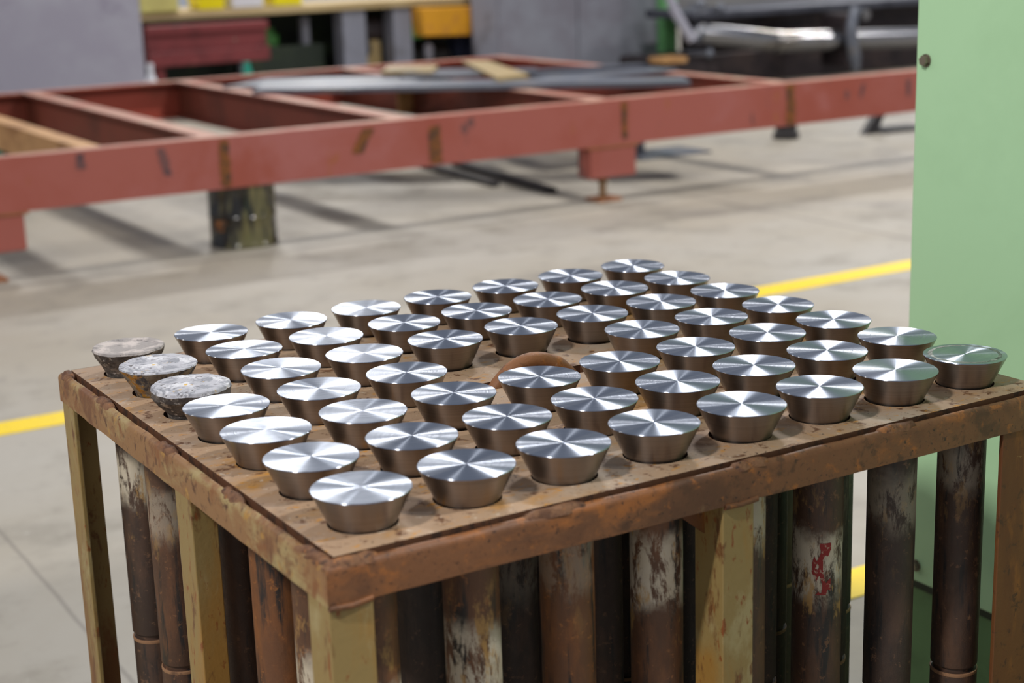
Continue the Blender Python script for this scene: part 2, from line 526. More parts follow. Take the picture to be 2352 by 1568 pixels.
def hole_cell(cx, cy, hx0, hx1, hy0, hy1):
    """square cell with a round hole; top, bottom, hole wall"""
    vs, fs = [], []
    for zz in (ZP, ZP - TH):
        for i in range(NSEG):
            a = 2 * math.pi * (i + .5) / NSEG
            vs.append((cx + HR * math.cos(a), cy + HR * math.sin(a), zz))
        for i in range(NSEG):
            a = 2 * math.pi * (i + .5) / NSEG
            c, s = math.cos(a), math.sin(a)
            t = 1e9
            if c > 1e-9: t = min(t, (hx1 - cx) / c)
            if c < -1e-9: t = min(t, (hx0 - cx) / c)
            if s > 1e-9: t = min(t, (hy1 - cy) / s)
            if s < -1e-9: t = min(t, (hy0 - cy) / s)
            vs.append((cx + t * c, cy + t * s, zz))
        for (ex, ey) in ((hx1, hy1), (hx0, hy1), (hx0, hy0), (hx1, hy0)):
            vs.append((ex, ey, zz))
    n2 = 2 * NSEG + 4
    for L in (0, 1):
        o = L * n2
        for i in range(NSEG):
            k = (i + 1) % NSEG
            fs.append((o + i, o + k, o + NSEG + k, o + NSEG + i))
            p, q = vs[o + NSEG + i], vs[o + NSEG + k]
            on = lambda P: (abs(P[0] - hx0) < 1e-7 or abs(P[0] - hx1) < 1e-7, abs(P[1] - hy0) < 1e-7 or abs(P[1] - hy1) < 1e-7)
            if on(p)[0] != on(q)[0] and not (on(p)[0] and on(p)[1]) and not (on(q)[0] and on(q)[1]):
                ci = min(range(4), key=lambda c: (vs[o + 2 * NSEG + c][0] - p[0]) ** 2 + (vs[o + 2 * NSEG + c][1] - p[1]) ** 2)
                fs.append((o + NSEG + i, o + NSEG + k, o + 2 * NSEG + ci))
    for i in range(NSEG):
        k = (i + 1) % NSEG
        fs.append((i, n2 + i, n2 + k, k))
    pl.add(vs, fs)


def flat(x0, y0, x1, y1):
    pl.add([(x0, y0, ZP), (x1, y0, ZP), (x1, y1, ZP), (x0, y1, ZP), (x0, y0, ZP - TH), (x1, y0, ZP - TH), (x1, y1, ZP - TH), (x0, y1, ZP - TH)],
           [(0, 1, 2, 3), (7, 6, 5, 4)])


def wall(x0, y0, x1, y1):
    pl.add([(x0, y0, ZP), (x1, y1, ZP), (x1, y1, ZP - TH), (x0, y0, ZP - TH)], [(0, 1, 2, 3)])


gx = [-PX / 2 + PX * i for i in range(9)]
gy = [-PY / 2 + PY * j for j in range(8)]
for i in range(8):
    for j in range(7):
        if j == 3 and i in (3, 4):
            continue
        hole_cell(i * PX, j * PY, gx[i], gx[i + 1], gy[j], gy[j + 1])
# slot for the lifting eye
sx0, sx1, sy0, sy1 = 0.335, 0.505, 0.334, 0.368
flat(gx[3], gy[3], gx[5], sy0)
flat(gx[3], sy1, gx[5], gy[4])
flat(gx[3], sy0, sx0, sy1)
flat(sx1, sy0, gx[5], sy1)
wall(sx0, sy0, sx1, sy0); wall(sx1, sy0, sx1, sy1); wall(sx1, sy1, sx0, sy1); wall(sx0, sy1, sx0, sy0)
# margins
flat(px0, py0, px1, gy[0]); flat(px0, gy[7], px1, py1)
flat(px0, gy[0], gx[0], gy[7]); flat(gx[8], gy[0], px1, gy[7])
wall(px0, py0, px1, py0); wall(px1, py0, px1, py1); wall(px1, py1, px0, py1); wall(px0, py1, px0, py0)
plate = pl.build('top_plate', M_rack_top)
bm = bmesh.new(); bm.from_mesh(plate.data)
bmesh.ops.remove_doubles(bm, verts=bm.verts, dist=1e-5)
bmesh.ops.recalc_face_normals(bm, faces=bm.faces)
bm.to_mesh(plate.data); bm.free()
plate.data.materials.append(nmat('plate_edge_rust_shade', (92, 58, 36), [((60, 40, 28), 60, .48, .62)], rough=.7))  # brown edge rust, darkened to paint the shade inside slots and holes
for p_ in plate.data.polygons:
    if abs(p_.normal.z) < .5:
        p_.material_index = 1
plate.parent = rack
plate.matrix_parent_inverse = Matrix.Translation((-0.42, -0.36, 0))

# rim: angle iron with a rounded top edge, mitred at the corners.  profile (d = distance inward, z)
RIM = [(0, .806), (0, .8385), (.001, .8425), (.0035, .8452), (.0060, .8464), (.0082, .8462), (.0085, ZP - TH - .001), (.05, ZP - TH - .001), (.05, ZP - TH - .007), (.0085, ZP - TH - .007), (.0065, .806)]


def rim_bar(ax):
    m = MB()
    if ax == 'front':
        fn = lambda p, e: ((X0 + p[0]) if e == 0 else (X1 - p[0]), Y0 + p[0], p[1])
    elif ax == 'back':
        fn = lambda p, e: ((X0 + p[0]) if e == 0 else (X1 - p[0]), Y1 - p[0], p[1])
    elif ax == 'left':
        fn = lambda p, e: (X0 + p[0], (Y0 + p[0]) if e == 0 else (Y1 - p[0]), p[1])
    else:
        fn = lambda p, e: (X1 - p[0], (Y0 + p[0]) if e == 0 else (Y1 - p[0]), p[1])
    # subdivide along the length so the edge can wander a little
    n, pts = len(RIM), RIM
    seg = 40
    vs, fs = [], []
    for s in range(seg + 1):
        t = s / seg
        for p in pts:
            a, b = Vector(fn(p, 0)), Vector(fn(p, 1))
            q = a.lerp(b, t)
            if 0 < s < seg:
                q += noise.noise_vector(q * 22) * .0009
            vs.append(q)
    for s in range(seg):
        for i in range(n):
            k = (i + 1) % n
            fs.append((s * n + i, s * n + k, (s + 1) * n + k, (s + 1) * n + i))
    fs += [tuple(range(n)), tuple(seg * n + i for i in range(n))]
    m.add(vs, fs)
    return m


rk(rim_bar('front'), 'rim_bar', M_rim_front, smooth=40)
lb = rk(rim_bar('left'), 'rim_bar', M_rim_left, smooth=40)
lb['label'] = 'left rim bar with worn khaki paint'
rk(rim_bar('right'), 'rim_bar', M_rim_front, smooth=40)
rk(rim_bar('back'), 'rim_bar', M_rim_front, smooth=40)


# weld beads bridging the slot between plate and rim
def bead(x, y, lx, ly):
    m = MB()
    n, k = 9, 6
    vs, fs = [], []
    for a in range(n):
        t = a / (n - 1) * 2 - 1
        for b in range(k):
            an = math.pi * b / (k - 1)
            r = math.sqrt(max(.04, 1 - t ** 4)) * (1 + .45 * noise.noise(Vector((x * 50 + t * 3, y * 50, b))))
            if lx > ly:
                vs.append((x + t * lx, y + math.cos(an) * ly * r, ZP - .0085 + math.sin(an) * .0088 * r))
            else:
                vs.append((x + math.cos(an) * lx * r, y + t * ly, ZP - .0085 + math.sin(an) * .0088 * r))
    for a in range(n - 1):
        for b in range(k - 1):
            fs.append((a * k + b, a * k + b + 1, (a + 1) * k + b + 1, (a + 1) * k + b))
        fs.append((a * k + k - 1, a * k, (a + 1) * k, (a + 1) * k + k - 1))
    fs += [tuple(range(k)), tuple((n - 1) * k + b for b in range(k))]
    m.add(vs, fs)
    m.jitter(.0016, 160)
    rk(m, 'weld_bead', M_weld, smooth=60)


gm = G - .0015
for (a, b) in ((-.080, -.018), (.134, .222), (.402, .46), (.614, .681), (.862, .916)):
    bead((a + b) / 2, Y0 + gm - .0055, (b - a) / 2, .0075)
for (a, b) in ((-.080, -.01), (.134, .195), (.337, .395), (.566, .628), (.746, .786)):
    bead(X0 + gm - .0055, (a + b) / 2, .0075, (b - a) / 2)
for (a, b) in ((.1, .18), (.4, .48), (.7, .78)):
    bead(X1 - gm + .0055, (a + b) / 2, .0075, (b - a) / 2)
    bead((a + b) / 2, Y1 - gm + .0055, (b - a) / 2, .0075)


# legs: angle irons.  corner at (x,y), flanges run towards sx*lx and sy*ly
def leg(x, y, sx, sy, lx=.046, ly=.05, mat=None, t=.006):
    o = [(0, 0), (sx * lx, 0), (sx * lx, sy * t), (sx * t, sy * t), (sx * t, sy * ly), (0, sy * ly)]
    m = MB()
    n = len(o)
    zs = [0, .25, .4, .5, .6, .7, .8065]
    vs, fs = [], []
    for z in zs:
        for p in o:
            vs.append((x + p[0], y + p[1], z))
    for s in range(len(zs) - 1):
        for i in range(n):
            k = (i + 1) % n
            fs.append((s * n + i, s * n + k, (s + 1) * n + k, (s + 1) * n + i))
    fs += [tuple(range(n)), tuple((len(zs) - 1) * n + i for i in range(n))]
    m.add(vs, fs)
    return rk(m, 'leg', mat or M_leg, bevel=.0012)


e = .002
leg(X0 + e, Y0 + e, 1, 1)
leg(X0 + e, Y1 - e, 1, -1, lx=.042)
leg(X0 + e, .288, 1, 1, lx=.031)
leg(.390, Y0 + e, 1, 1, lx=.043)
rl = leg(X1 - e, Y0 + e, -1, 1, lx=.094, mat=M_leg_rust)
rl['label'] = 'right front leg covered in orange rust'
leg(X1 - e, Y1 - e, -1, -1, mat=M_leg_rust)
# gusset beside the front middle leg
g = MB()
g.prism([(.340, .8055), (.390, .8055), (.390, .765)], lambda p, q: (p[0], Y0 + .034 + q * .005, p[1]))
rk(g, 'gusset', M_leg_rust)
# weld collars where the corner legs meet the rim
for (lx, ly, sx, sy) in ((X0, Y0, 1, 1), (.390, Y0, 1, 1)):
    w = MB()
    w.tube([(lx + .001, ly + .0005, .805), (lx + .024, ly + .0, .804), (lx + .047, ly + .001, .806)], .0035, 8)
    w.jitter(.0012, 150)
    rk(w, 'weld_bead', M_rim_front, smooth=60)

# lifting eye standing in the slot
ey = MB()
pts = []
rr = .0115
for i in range(25):
    a = math.pi * i / 24
    pts.append((.4205 - .069 * math.cos(a), .351 + .003 * math.sin(a * 2), .797 + .076 * math.sin(a)))
pts = [(pts[0][0], .351, .775)] + pts + [(pts[-1][0], .351, .775)]
ey.tube(pts, rr, 16)
ey.jitter(.0016, 90)
rk(ey, 'lifting_eye', M_eye, smooth=60)
cb = MB().box((.33, .341, .765), (.511, .361, .777))
rk(cb, 'eye_bar', M_leg_rust)
for xx in (.3325, .5015):
    rk(MB().box((xx, .344, .776), (xx + .007, .358, .8385)), 'eye_hanger', M_leg_rust)

# ------------------------------------------------------------------ cones on the rack
ORD = ['first', 'second', 'third', 'fourth', 'fifth', 'sixth', 'seventh', 'eighth']
ROW = ['front row', 'second row from the front', 'third row from the front', 'middle row', 'third row from the back', 'second row from the back', 'back row']
RT, RB, CH = .05133, .03285, .0368
cone_mb = MB()
cone_mb.lathe([(RB - .001, -.0035), (RB, -.002), (RT - .0002, CH - .0007), (RT - .0007, CH)], 72, cap1=False)
o0 = len(cone_mb.v)
cone_mb.lathe([(RT - .0007, CH), (.034, CH), (.017, CH), (.0006, CH)], 72, cap0=False, cap1=True)
cone0 = cone_mb.build('steel_cone', M_cone, smooth=25)
bm = bmesh.new(); bm.from_mesh(cone0.data); bmesh.ops.remove_doubles(bm, verts=bm.verts, dist=1e-6); bm.to_mesh(cone0.data); bm.free()
cone0.data.polygons.foreach_set('use_smooth', [True] * len(cone0.data.polygons))
cone0.data.set_sharp_from_angle(angle=R(25))
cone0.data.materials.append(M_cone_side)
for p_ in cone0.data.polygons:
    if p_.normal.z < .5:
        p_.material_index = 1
used = [False]
for j in range(7):
    for i in range(8):
        if j == 3 and i in (3, 4):
            continue
        if i == 0 and j >= 4:
            continue
        if not used[0]:
            c = cone0
            used[0] = True
        else:
            c = cone0.copy()
            COL.objects.link(c)
        dx, dy = random.uniform(-.0012, .0012), random.uniform(-.0012, .0012)
        c.location = (i * PX + dx, j * PY + dy, ZP)
        c.rotation_euler = (R(random.uniform(-.35, .35)), R(random.uniform(-.35, .35)), random.uniform(0, 6))
        lab = 'bright turned steel cone, %s from the left in the %s' % (ORD[i], ROW[j])
        if (i, j) == (0, 0):
            lab = 'bright turned steel cone at the nearest corner of the rack'
        elif (i, j) == (7, 6):
            lab = 'bright turned steel cone at the far back corner of the rack'
        elif (i, j) == (7, 0):
            lab = 'bright turned steel cone with a scuffed ring on top, right end of the front row'
        elif (i, j) == (0, 3):
            lab = 'bright turned steel cone right in front of the three burnt cones'
        elif j == 3:
            n = [0, 1, 2, 0, 0, 3, 4, 5][i]
            lab = 'bright turned steel cone in the middle row, %s %s the lifting eye' % (
                {1: 'second to the left of', 2: 'first to the left of', 3: 'first to the right of', 4: 'second to the right of', 5: 'third to the right of'}[n], '')
            lab = ' '.join(lab.split())
        tag(c, lab, 'steel cone', 'bright turned steel cones on the rack')
        if (i, j) == (7, 0):
            m = MB()
            seg = 72
            vs, fs = [], []
            for s in range(seg):
                a = 2 * math.pi * s / seg
                w = .0016 + .0022 * max(0, noise.noise(Vector((math.cos(a) * 2, math.sin(a) * 2, 3))) + .25)
                for rr_ in (.0425 - w, .0425 + w):
                    for zz in (CH - .0002, CH + .00015):
                        vs.append((rr_ * math.cos(a), rr_ * math.sin(a), zz))
            for s in range(seg):
                t = (s + 1) % seg
                for (p, q) in ((0, 1), (1, 3), (3, 2), (2, 0)):
                    fs.append((s * 4 + p, s * 4 + q, t * 4 + q, t * 4 + p))
            m.add(vs, fs)
            ring = m.build('scuffed_ring', M_cone_worn, c)
            ring['label'] = 'dull scuffed ring near the rim'


def burnt(j, prof, top_prof, mat, top_mat, amp, label, seed, sx=1.0):
    base = MB().lathe(prof, 56, cap1=False)
    base.v = [tuple(Vector(p) + noise.noise_vector(Vector(p) * 60 + Vector((seed, 0, 0))) * amp + noise.noise_vector(Vector(p) * 190 + Vector((seed, 5, 0))) * amp * .45) for p in base.v]
    o = base.build('burnt_cone', mat, smooth=70)
    o.location = (0, j * PY, ZP)
    t = MB().lathe(top_prof, 56, cap0=False)
    t.v = [tuple(Vector(p) + noise.noise_vector(Vector(p) * 60 + Vector((seed, 0, 0))) * amp + noise.noise_vector(Vector(p) * 190 + Vector((seed, 5, 0))) * amp * .45) for p in t.v]
    t.build('top_face', top_mat, o, smooth=70)
    tag(o, label, 'burnt cone', 'burnt crusted cones on the rack')


def prof_lerp(p, k=5):
    out = []
    for a, b in zip(p[:-1], p[1:]):
        for s in range(k):
            t = s / k
            out.append((a[0] + (b[0] - a[0]) * t, a[1] + (b[1] - a[1]) * t))
    out.append(p[-1])
    return out


burnt(6, prof_lerp([(.031, -.003), (.033, .004), (.046, .026), (.0487, .0335)]),
      prof_lerp([(.0487, .0335), (.0475, .0365), (.041, .0365), (.036, .0345), (.018, .0335), (.0008, .0335)], 4),
      M_burnt_dark, M_ash_grey, .0013, 'dark burnt cone with a dished grey top at the far left corner of the rack', 3.1)
burnt(5, prof_lerp([(.031, -.003), (.0325, .003), (.046, .027), (.0502, .0345)]),
      prof_lerp([(.0502, .0345), (.0495, .0365), (.030, .0367), (.015, .0365), (.0008, .0365)], 4),
      M_burnt_ochre, M_ash_white, .0012, 'burnt cone with ochre flaking sides between the two other burnt cones', 8.4)
burnt(4, prof_lerp([(.031, -.003), (.0325, .003), (.0465, .021), (.0485, .0235), (.0487, .031)]),
      prof_lerp([(.0487, .031), (.0475, .0355), (.043, .0372), (.020, .0378), (.0008, .0375)], 4),
      M_burnt_dark, M_ash_white, .0013, 'burnt cone with a thick rounded ash white top, nearest of the burnt ones', 15.7)

# ------------------------------------------------------------------ pipes hanging under the plate
PR = .0300
LEN_ = .70
pm = MB()
pm.lathe([(PR * .9, -.380), (PR - .0004, -.378), (PR, -.377), (PR, -.30), (PR, -.2), (PR, -.1), (PR, -.0045)], 40)
pipe0 = pm.build('hanging_pipe', M_pipe, smooth=35)
sl = MB()
sl.lathe([(PR * .8, -LEN_), (PR, -LEN_ + .004), (PR, -.55), (PR, -.3865), (PR - .0012, -.385), (PR * .88, -.3848), (PR * .88, -.3795)], 40)
sleeve0 = sl.build('end_sleeve', M_pipe, pipe0, smooth=35)
lp = MB()
lp.lathe([(PR + .0002, -.3895), (PR + .0006, -.3875), (PR + .0004, -.3855), (PR - .001, -.385)], 40, cap0=False, cap1=False)
lip0 = lp.build('sleeve_lip', M_pipe_lip, sleeve0, smooth=60)
lip0['label'] = 'pale worn lip of the groove'
cl = MB()
cl.lathe([(PR - .001, -.020), (.0400, -.020), (.0400, -.0122), (PR - .001, -.0122)], 32)
collar0 = cl.build('collar', M_leg_rust, pipe0, smooth=35)
# (band depth/0.4, paleness, rust) per visible pipe
P = {(0, 0): (.50, 1, .6), (1, 0): (.44, 1.0, .7), (2, 0): (.20, .28, .9), (3, 0): (.33, 1.0, .55), (4, 0): (.24, .8, .35),
     (5, 0): (.44, 1.0, .3), (6, 0): (.30, .36, .12), (7, 0): (.25, .4, .22),
     (0, 1): (.55, 1.0, .55), (0, 2): (.9, .1, .85), (0, 3): (.9, 0, .35), (0, 4): (.5, .3, .4), (0, 5): (.40, .4, .4), (0, 6): (.37, 1.0, .15)}
PL = {(0, 0): 'rusty brown pipe with a pale band hanging just behind the nearest corner leg',
      (1, 0): 'brown pipe with a ragged white band, second from the near corner along the front',
      (2, 0): 'orange brown rusty pipe, third from the near corner along the front',
      (3, 0): 'mottled pale pipe hanging just left of the front middle leg',
      (4, 0): 'brown pipe mostly hidden behind the front middle leg',
      (5, 0): 'dark pipe with a white patch and a red paint mark',
      (6, 0): 'dark speckled pipe second from the right along the front',
      (7, 0): 'dark brown pipe at the right end of the front row',
      (0, 1): 'mottled tan pipe just left of the nearest corner leg',
      (0, 2): 'rust brown pipe under the left rim, second behind the near corner leg',
      (0, 3): 'dark brown pipe just right of the left middle leg',
      (0, 4): 'pipe hidden behind the left middle leg',
      (0, 5): 'brown pipe with tan flecks just left of the left middle leg',
      (0, 6): 'pipe with a white top and black stain at the far left corner'}
first = True
rp = random.Random(3)
for j in range(7):
    for i in range(8):
        if j == 3 and i in (3, 4):
            continue
        if first:
            p, kids = pipe0, [sleeve0, lip0, collar0]
            first = False
        else:
            p = pipe0.copy(); COL.objects.link(p)
            s = sleeve0.copy(); COL.objects.link(s); s.parent = p
            l = lip0.copy(); COL.objects.link(l); l.parent = s
            k = collar0.copy(); COL.objects.link(k); k.parent = p
            kids = [s, l, k]
        p.location = (i * PX, j * PY, ZP)
        c = P.get((i, j)) or (rp.uniform(.2, .5), rp.choice((0, 0, .1, .2)), rp.uniform(0, .18))
        for q in [p] + kids:
            q.color = (c[0], c[1], c[2], 1)
        if (i, j) in PL:
            tag(p, PL[(i, j)], 'pipe', 'pipes hanging under the rack')
        else:
            tag(p, 'dark inner pipe, %s from the left in the %s' % (ORD[i], ROW[j]), 'pipe', 'inner pipes hanging under the rack')
        p.rotation_euler = (0, 0, rp.uniform(0, 6.28) if (i, j) != (5, 0) else 0)
        if (i, j) == (5, 0):
            # daubed red paint mark on the side facing the camera
            m = MB()
            nu, nv = 34, 60
            vs, fs, ok = [], [], {}
            for v in range(nv):
                z = -.215 + .066 * v / (nv - 1)
                for u in range(nu):
                    a = R(238) + R(44) * (u / (nu - 1) - .5)
                    f = noise.noise(Vector((u * .136, v * .095, 4.7))) + .62 - abs(u / (nu - 1) - .5 - .18 * math.sin(v * .143)) * 2.3 - (v / nv - .45) ** 2 * .6
                    ok[(u, v)] = f > 0
                    vs.append(((PR + .0004) * math.cos(a), (PR + .0004) * math.sin(a), z))
            for v in range(nv - 1):
                for u in range(nu - 1):
                    if ok[(u, v)] and ok[(u + 1, v + 1)]:
                        fs.append((v * nu + u, v * nu + u + 1, (v + 1) * nu + u + 1, (v + 1) * nu + u))
            m.add(vs, fs)
            m.build('paint_mark', M_red_mark, p)['label'] = 'daubed dark red paint mark'

# ------------------------------------------------------------------ green machine cabinet on the right
gc = empty('green_cabinet', (1.7, -.2, 0), 'tall pale green machine cabinet on a dark green plinth right of the rack', 'cabinet')


def child(mb, name, mat, root, **kw):
    o = mb.build(name, mat, None, **kw)
    o.parent = root
    o.matrix_parent_inverse = Matrix.Translation(root.location).inverted()
    return o


child(MB().box((1.287, -.9, .300), (2.1, .546, 2.1)), 'body', M_green, gc, bevel=.004)
child(MB().box((1.289, -.9, .288), (2.1, .544, .301)), 'bottom_lip_shade', M_lip_shade, gc)  # dark strip paints the shade under the body's lower edge
child(MB().box((1.294, -.9, 0), (2.1, .544, .289)), 'plinth', M_dkgreen, gc)


def hexbolt(x, y, z, root, d=(-1, 0, 0), r=.011, h=.011):
    m = MB()
    n = 6
    hd = [(math.cos(math.pi / 3 * i + .3) * r, math.sin(math.pi / 3 * i + .3) * r) for i in range(n)]
    m.prism(hd, lambda p, e: (x - (h if e else 0.0), y + p[0], z + p[1]))
    w = [(math.cos(math.pi / 10 * i) * r * 1.25, math.sin(math.pi / 10 * i) * r * 1.25) for i in range(20)]
    m.prism(w, lambda p, e: (x - (.002 if e else -.001), y + p[0], z + p[1]))
    return child(m, 'bolt', M_bolt, root)


hexbolt(1.287, .523, 1.195, gc, r=.0085, h=.009)
hexbolt(1.287, .510, .330, gc, r=.0085, h=.009)
hexbolt(1.287, -.8, 1.195, gc, r=.0085, h=.009)

# ------------------------------------------------------------------ red steel frame
FZ0, FZ1 = .302, .543
FY0, FY1 = 5.72, 9.02
fr = empty('steel_skid', (4.0, 7.3, 0), 'large red primed steel beam frame raised on supports behind the rack', 'steel frame')


def chan(x0, x1, y, sgn, z0=FZ0, z1=FZ1, t=.010, w=.10):
    """channel along x with its web at y, flanges reaching towards sgn*y"""
    o = [(0, z0), (0, z1), (w, z1), (w, z1 - .014), (t, z1 - .014), (t, z0 + .014), (w, z0 + .014), (w, z0)]
    return MB().prism(o, lambda p, e: (x1 if e else x0, y + sgn * p[0], p[1]))


def ibeam(x, y0, y1, z0=FZ0, z1=FZ1, w=.11, t=.010, f=.013):
    o = [(-w / 2, z0), (w / 2, z0), (w / 2, z0 + f), (t / 2, z0 + f), (t / 2, z1 - f), (w / 2, z1 - f), (w / 2, z1), (-w / 2, z1), (-w / 2, z1 - f), (-t / 2, z1 - f), (-t / 2, z0 + f), (-w / 2, z0 + f)]
    return MB().prism(o, lambda p, e: (x + p[0], y1 if e else y0, p[1]))


child(chan(.3, 7.3, FY0, 1), 'beam', M_red, fr)
child(chan(.3, 5.56, FY1, -1), 'beam', M_red2, fr)
for (x, mt) in ((2.05, M_red3), (3.05, M_red3), (4.25, M_red3), (5.5, M_red2)):
    child(ibeam(x, FY0 + .011, FY1 - .011, FZ0 + .001, FZ1 - .002), 'cross_beam', mt, fr)
tb = MB().box((1.44, FY0 + .011, FZ1 - .15), (1.54, FY1 - .011, FZ1 - .003))
child(tb, 'cross_beam', M_tan, fr)['label'] = 'tan rusty box section cross bar'
child(MB().box((4.135, 7.95, FZ0 + .014), (4.245, 7.965, FZ1 - .016)), 'stiffener', M_tan, fr)
# paler strips covering the top flanges
for (x, w) in ((2.05, .104), (3.05, .104), (4.25, .104), (5.5, .104)):
    child(MB().box((x - w / 2, FY0 + .1, FZ1 - .0015), (x + w / 2, FY1 - .1, FZ1 + .001)), 'pale_flange_top', M_flange, fr)
child(MB().box((.3, FY0 + .002, FZ1 - .001), (7.3, FY0 + .098, FZ1 + .0012)), 'pale_flange_top', M_flange, fr)
child(MB().box((.3, FY1 - .098, FZ1 - .001), (5.56, FY1 - .002, FZ1 + .0012)), 'pale_flange_top', M_flange, fr)


# rusty weld seams on the front beam
def seam(x, z0, z1, w, lean=0.0, sd=1.0, name='weld_seam', mt=None):
    m = MB()
    n = 14
    vs, fs = [], []
    for i in range(n):
        t = i / (n - 1)
        z = z0 + (z1 - z0) * t
        k = w * (.55 + .6 * abs(noise.noise(Vector((sd, t * 5, 0))))) * (1 if 0 < i < n - 1 else .5)
        k2 = w * (.55 + .6 * abs(noise.noise(Vector((sd + 7, t * 5, 0)))))
        xx = x + lean * t
        vs += [(xx - k, FY0 - .002, z), (xx + k2, FY0 - .002, z), (xx - k, FY0 + .002, z), (xx + k2, FY0 + .002, z)]
    for i in range(n - 1):
        a, b = 4 * i, 4 * (i + 1)
        fs += [(a, a + 1, b + 1, b), (a + 2, b + 2, b + 3, a + 3), (a, b, b + 2, a + 2), (a + 1, a + 3, b + 3, b + 1)]
    fs += [(0, 2, 3, 1), (4 * n - 4, 4 * n - 3, 4 * n - 1, 4 * n - 2)]
    m.add(vs, fs)
    child(m, name, mt or M_seam, fr)


seam(2.075, .31, .53, .040, 0, 1)
seam(3.19, .31, .50, .056, 0, 2)
seam(4.345, .33, .53, .030, 0, 3)
seam(5.50, .305, .54, .048, 0, 4)
seam(2.76, .40, .52, .050, .06, 5)
M_scuff = nmat('grey_scuff', (112, 74, 72), [((84, 62, 66), 20, .48, .62)], rough=.6)
for a_ in ((1.80, .39, .52, .030, -.03, 8), (1.40, .46, .53, .03, 0, 9), (5.93, .42, .47, .022, 0, 10), (6.04, .42, .50, .018, .02, 11), (6.42, .40, .50, .026, 0, 12)):
    seam(*a_, 'scuff_mark', M_scuff)


# screw supports under the front beam: red stub on a screw and a rusty foot plate
def screw_support(x, y, label):
    s = empty('screw_support', (x, y, 0), label, 'support', 'screw supports under the red frame')
    w = .148
    o = [(-w, .125), (w, .125), (w, .139), (.0, .139)]
    child(MB().box((x - w, y - .065, .13), (x + w, y + .065, .290)), 'stub_beam', M_red, s, bevel=.008)
    child(MB().box((x - w - .02, y - .072, .290), (x + w + .02, y + .07, .3015)), 'top_plate', M_foot_rust, s)
    child(MB().lathe([(.02, .018), (.02, .125)], 16, (x - .03, y, 0)).lathe([(.036, .105), (.036, .125)], 6, (x - .03, y, 0)), 'screw', M_screw, s, smooth=40)
    child(MB().box((x - .10, y - .07, 0), (x + .05, y + .07, .018)), 'foot_plate', M_foot_rust, s, bevel=.003)
    return s


screw_support(4.275, 5.79, 'red stub support with a screw foot under the front beam, right of the drum')
screw_support(.985, 5.79, 'red stub support with a screw foot at the left edge of the picture')

# oily drum section carrying the front beam
dm = empty('steel_drum', (2.215, 5.90, 0), 'dark oily stained steel drum section under the front beam', 'drum')
child(MB().lathe([(.158, 0), (.165, .004), (.165, .012), (.160, .018), (.160, .14), (.164, .148), (.160, .156), (.160, .285), (.165, .29), (.165, .3015)], 40, (2.215, 5.90, 0)), 'body', M_drum, dm, smooth=40)
child(MB().box((2.02, 5.72, .13), (2.06, 5.76, .15)).box((2.035, 5.735, .10), (2.05, 5.80, .14)), 'clip', M_seam, dm)

# rear supports
rs = empty('jack_post', (5.56, 8.92, 0), 'grey jack post on a broad foot plate under the back beam', 'support')
child(MB().lathe([(.035, .012), (.035, .3015)], 16, (5.5, 8.92, 0)), 'post', M_mill, rs, smooth=40)
child(MB().box((5.25, 8.72, 0), (5.8, 9.1, .012)), 'foot_plate', M_mill_dark, rs)
lp_ = empty('floor_plate', (5.57, 7.1, 0), 'blue grey steel plate with a short post lying under the frame', 'plate')
child(MB().box((5.30, 6.90, 0), (5.86, 7.25, .012)), 'plate', M_mill, lp_)
child(MB().lathe([(.03, .012), (.03, .13)], 14, (5.45, 7.12, 0)), 'post', M_mill, lp_, smooth=40)
rb = empty('steel_stub', (6.66, 7.10, 0), 'black round steel stub standing on the floor under the right beam', 'stub')
child(MB().lathe([(.085, 0), (.09, .006), (.09, .04), (.075, .05), (.075, .19), (.08, .2)], 24, (6.66, 7.10, 0)), 'body', M_black, rb, smooth=40)
wd = empty('angle_stand', (7.4, 6.95, 0), 'black tilted angle stand on the floor right of the round stub', 'stand')
child(MB().prism([(7.15, 0), (7.27, 0), (7.42, .26), (7.36, .26)], lambda p, e: (p[0], 6.86 + .05 * e, p[1])), 'leg', M_black, wd)
child(MB().prism([(7.28, .0), (7.72, .0), (7.72, .02), (7.30, .03)], lambda p, e: (p[0], 6.8 + .22 * e, p[1])), 'base', M_black, wd)
for (a, b, w, lb_) in (((4.33, 7.55), (4.16, 6.18), .075, 'black steel flat bar lying on the floor under the frame, nearer one'),
                       ((4.12, 7.6), (4.05, 6.6), .05, 'narrow black steel flat bar lying left of the wider one')):
    d = (Vector(b) - Vector(a)).normalized()
    nrm = Vector((-d.y, d.x)) * w / 2
    m = MB().prism([Vector(a) + nrm, Vector(b) + nrm, Vector(b) - nrm, Vector(a) - nrm], lambda p, e: (p[0], p[1], .03 * e))
    tag(m.build('flat_bar', M_black), lb_, 'bar')

# loose steel plates and bars lying on the frame
ZF = FZ1 + .0015


def slab(name, pts, z, t, mat, label, cat):
    m = MB().prism(pts, lambda p, e: (p[0], p[1], z + t * e))
    return tag(m.build(name, mat), label, cat, 'loose steel lying on the red frame')


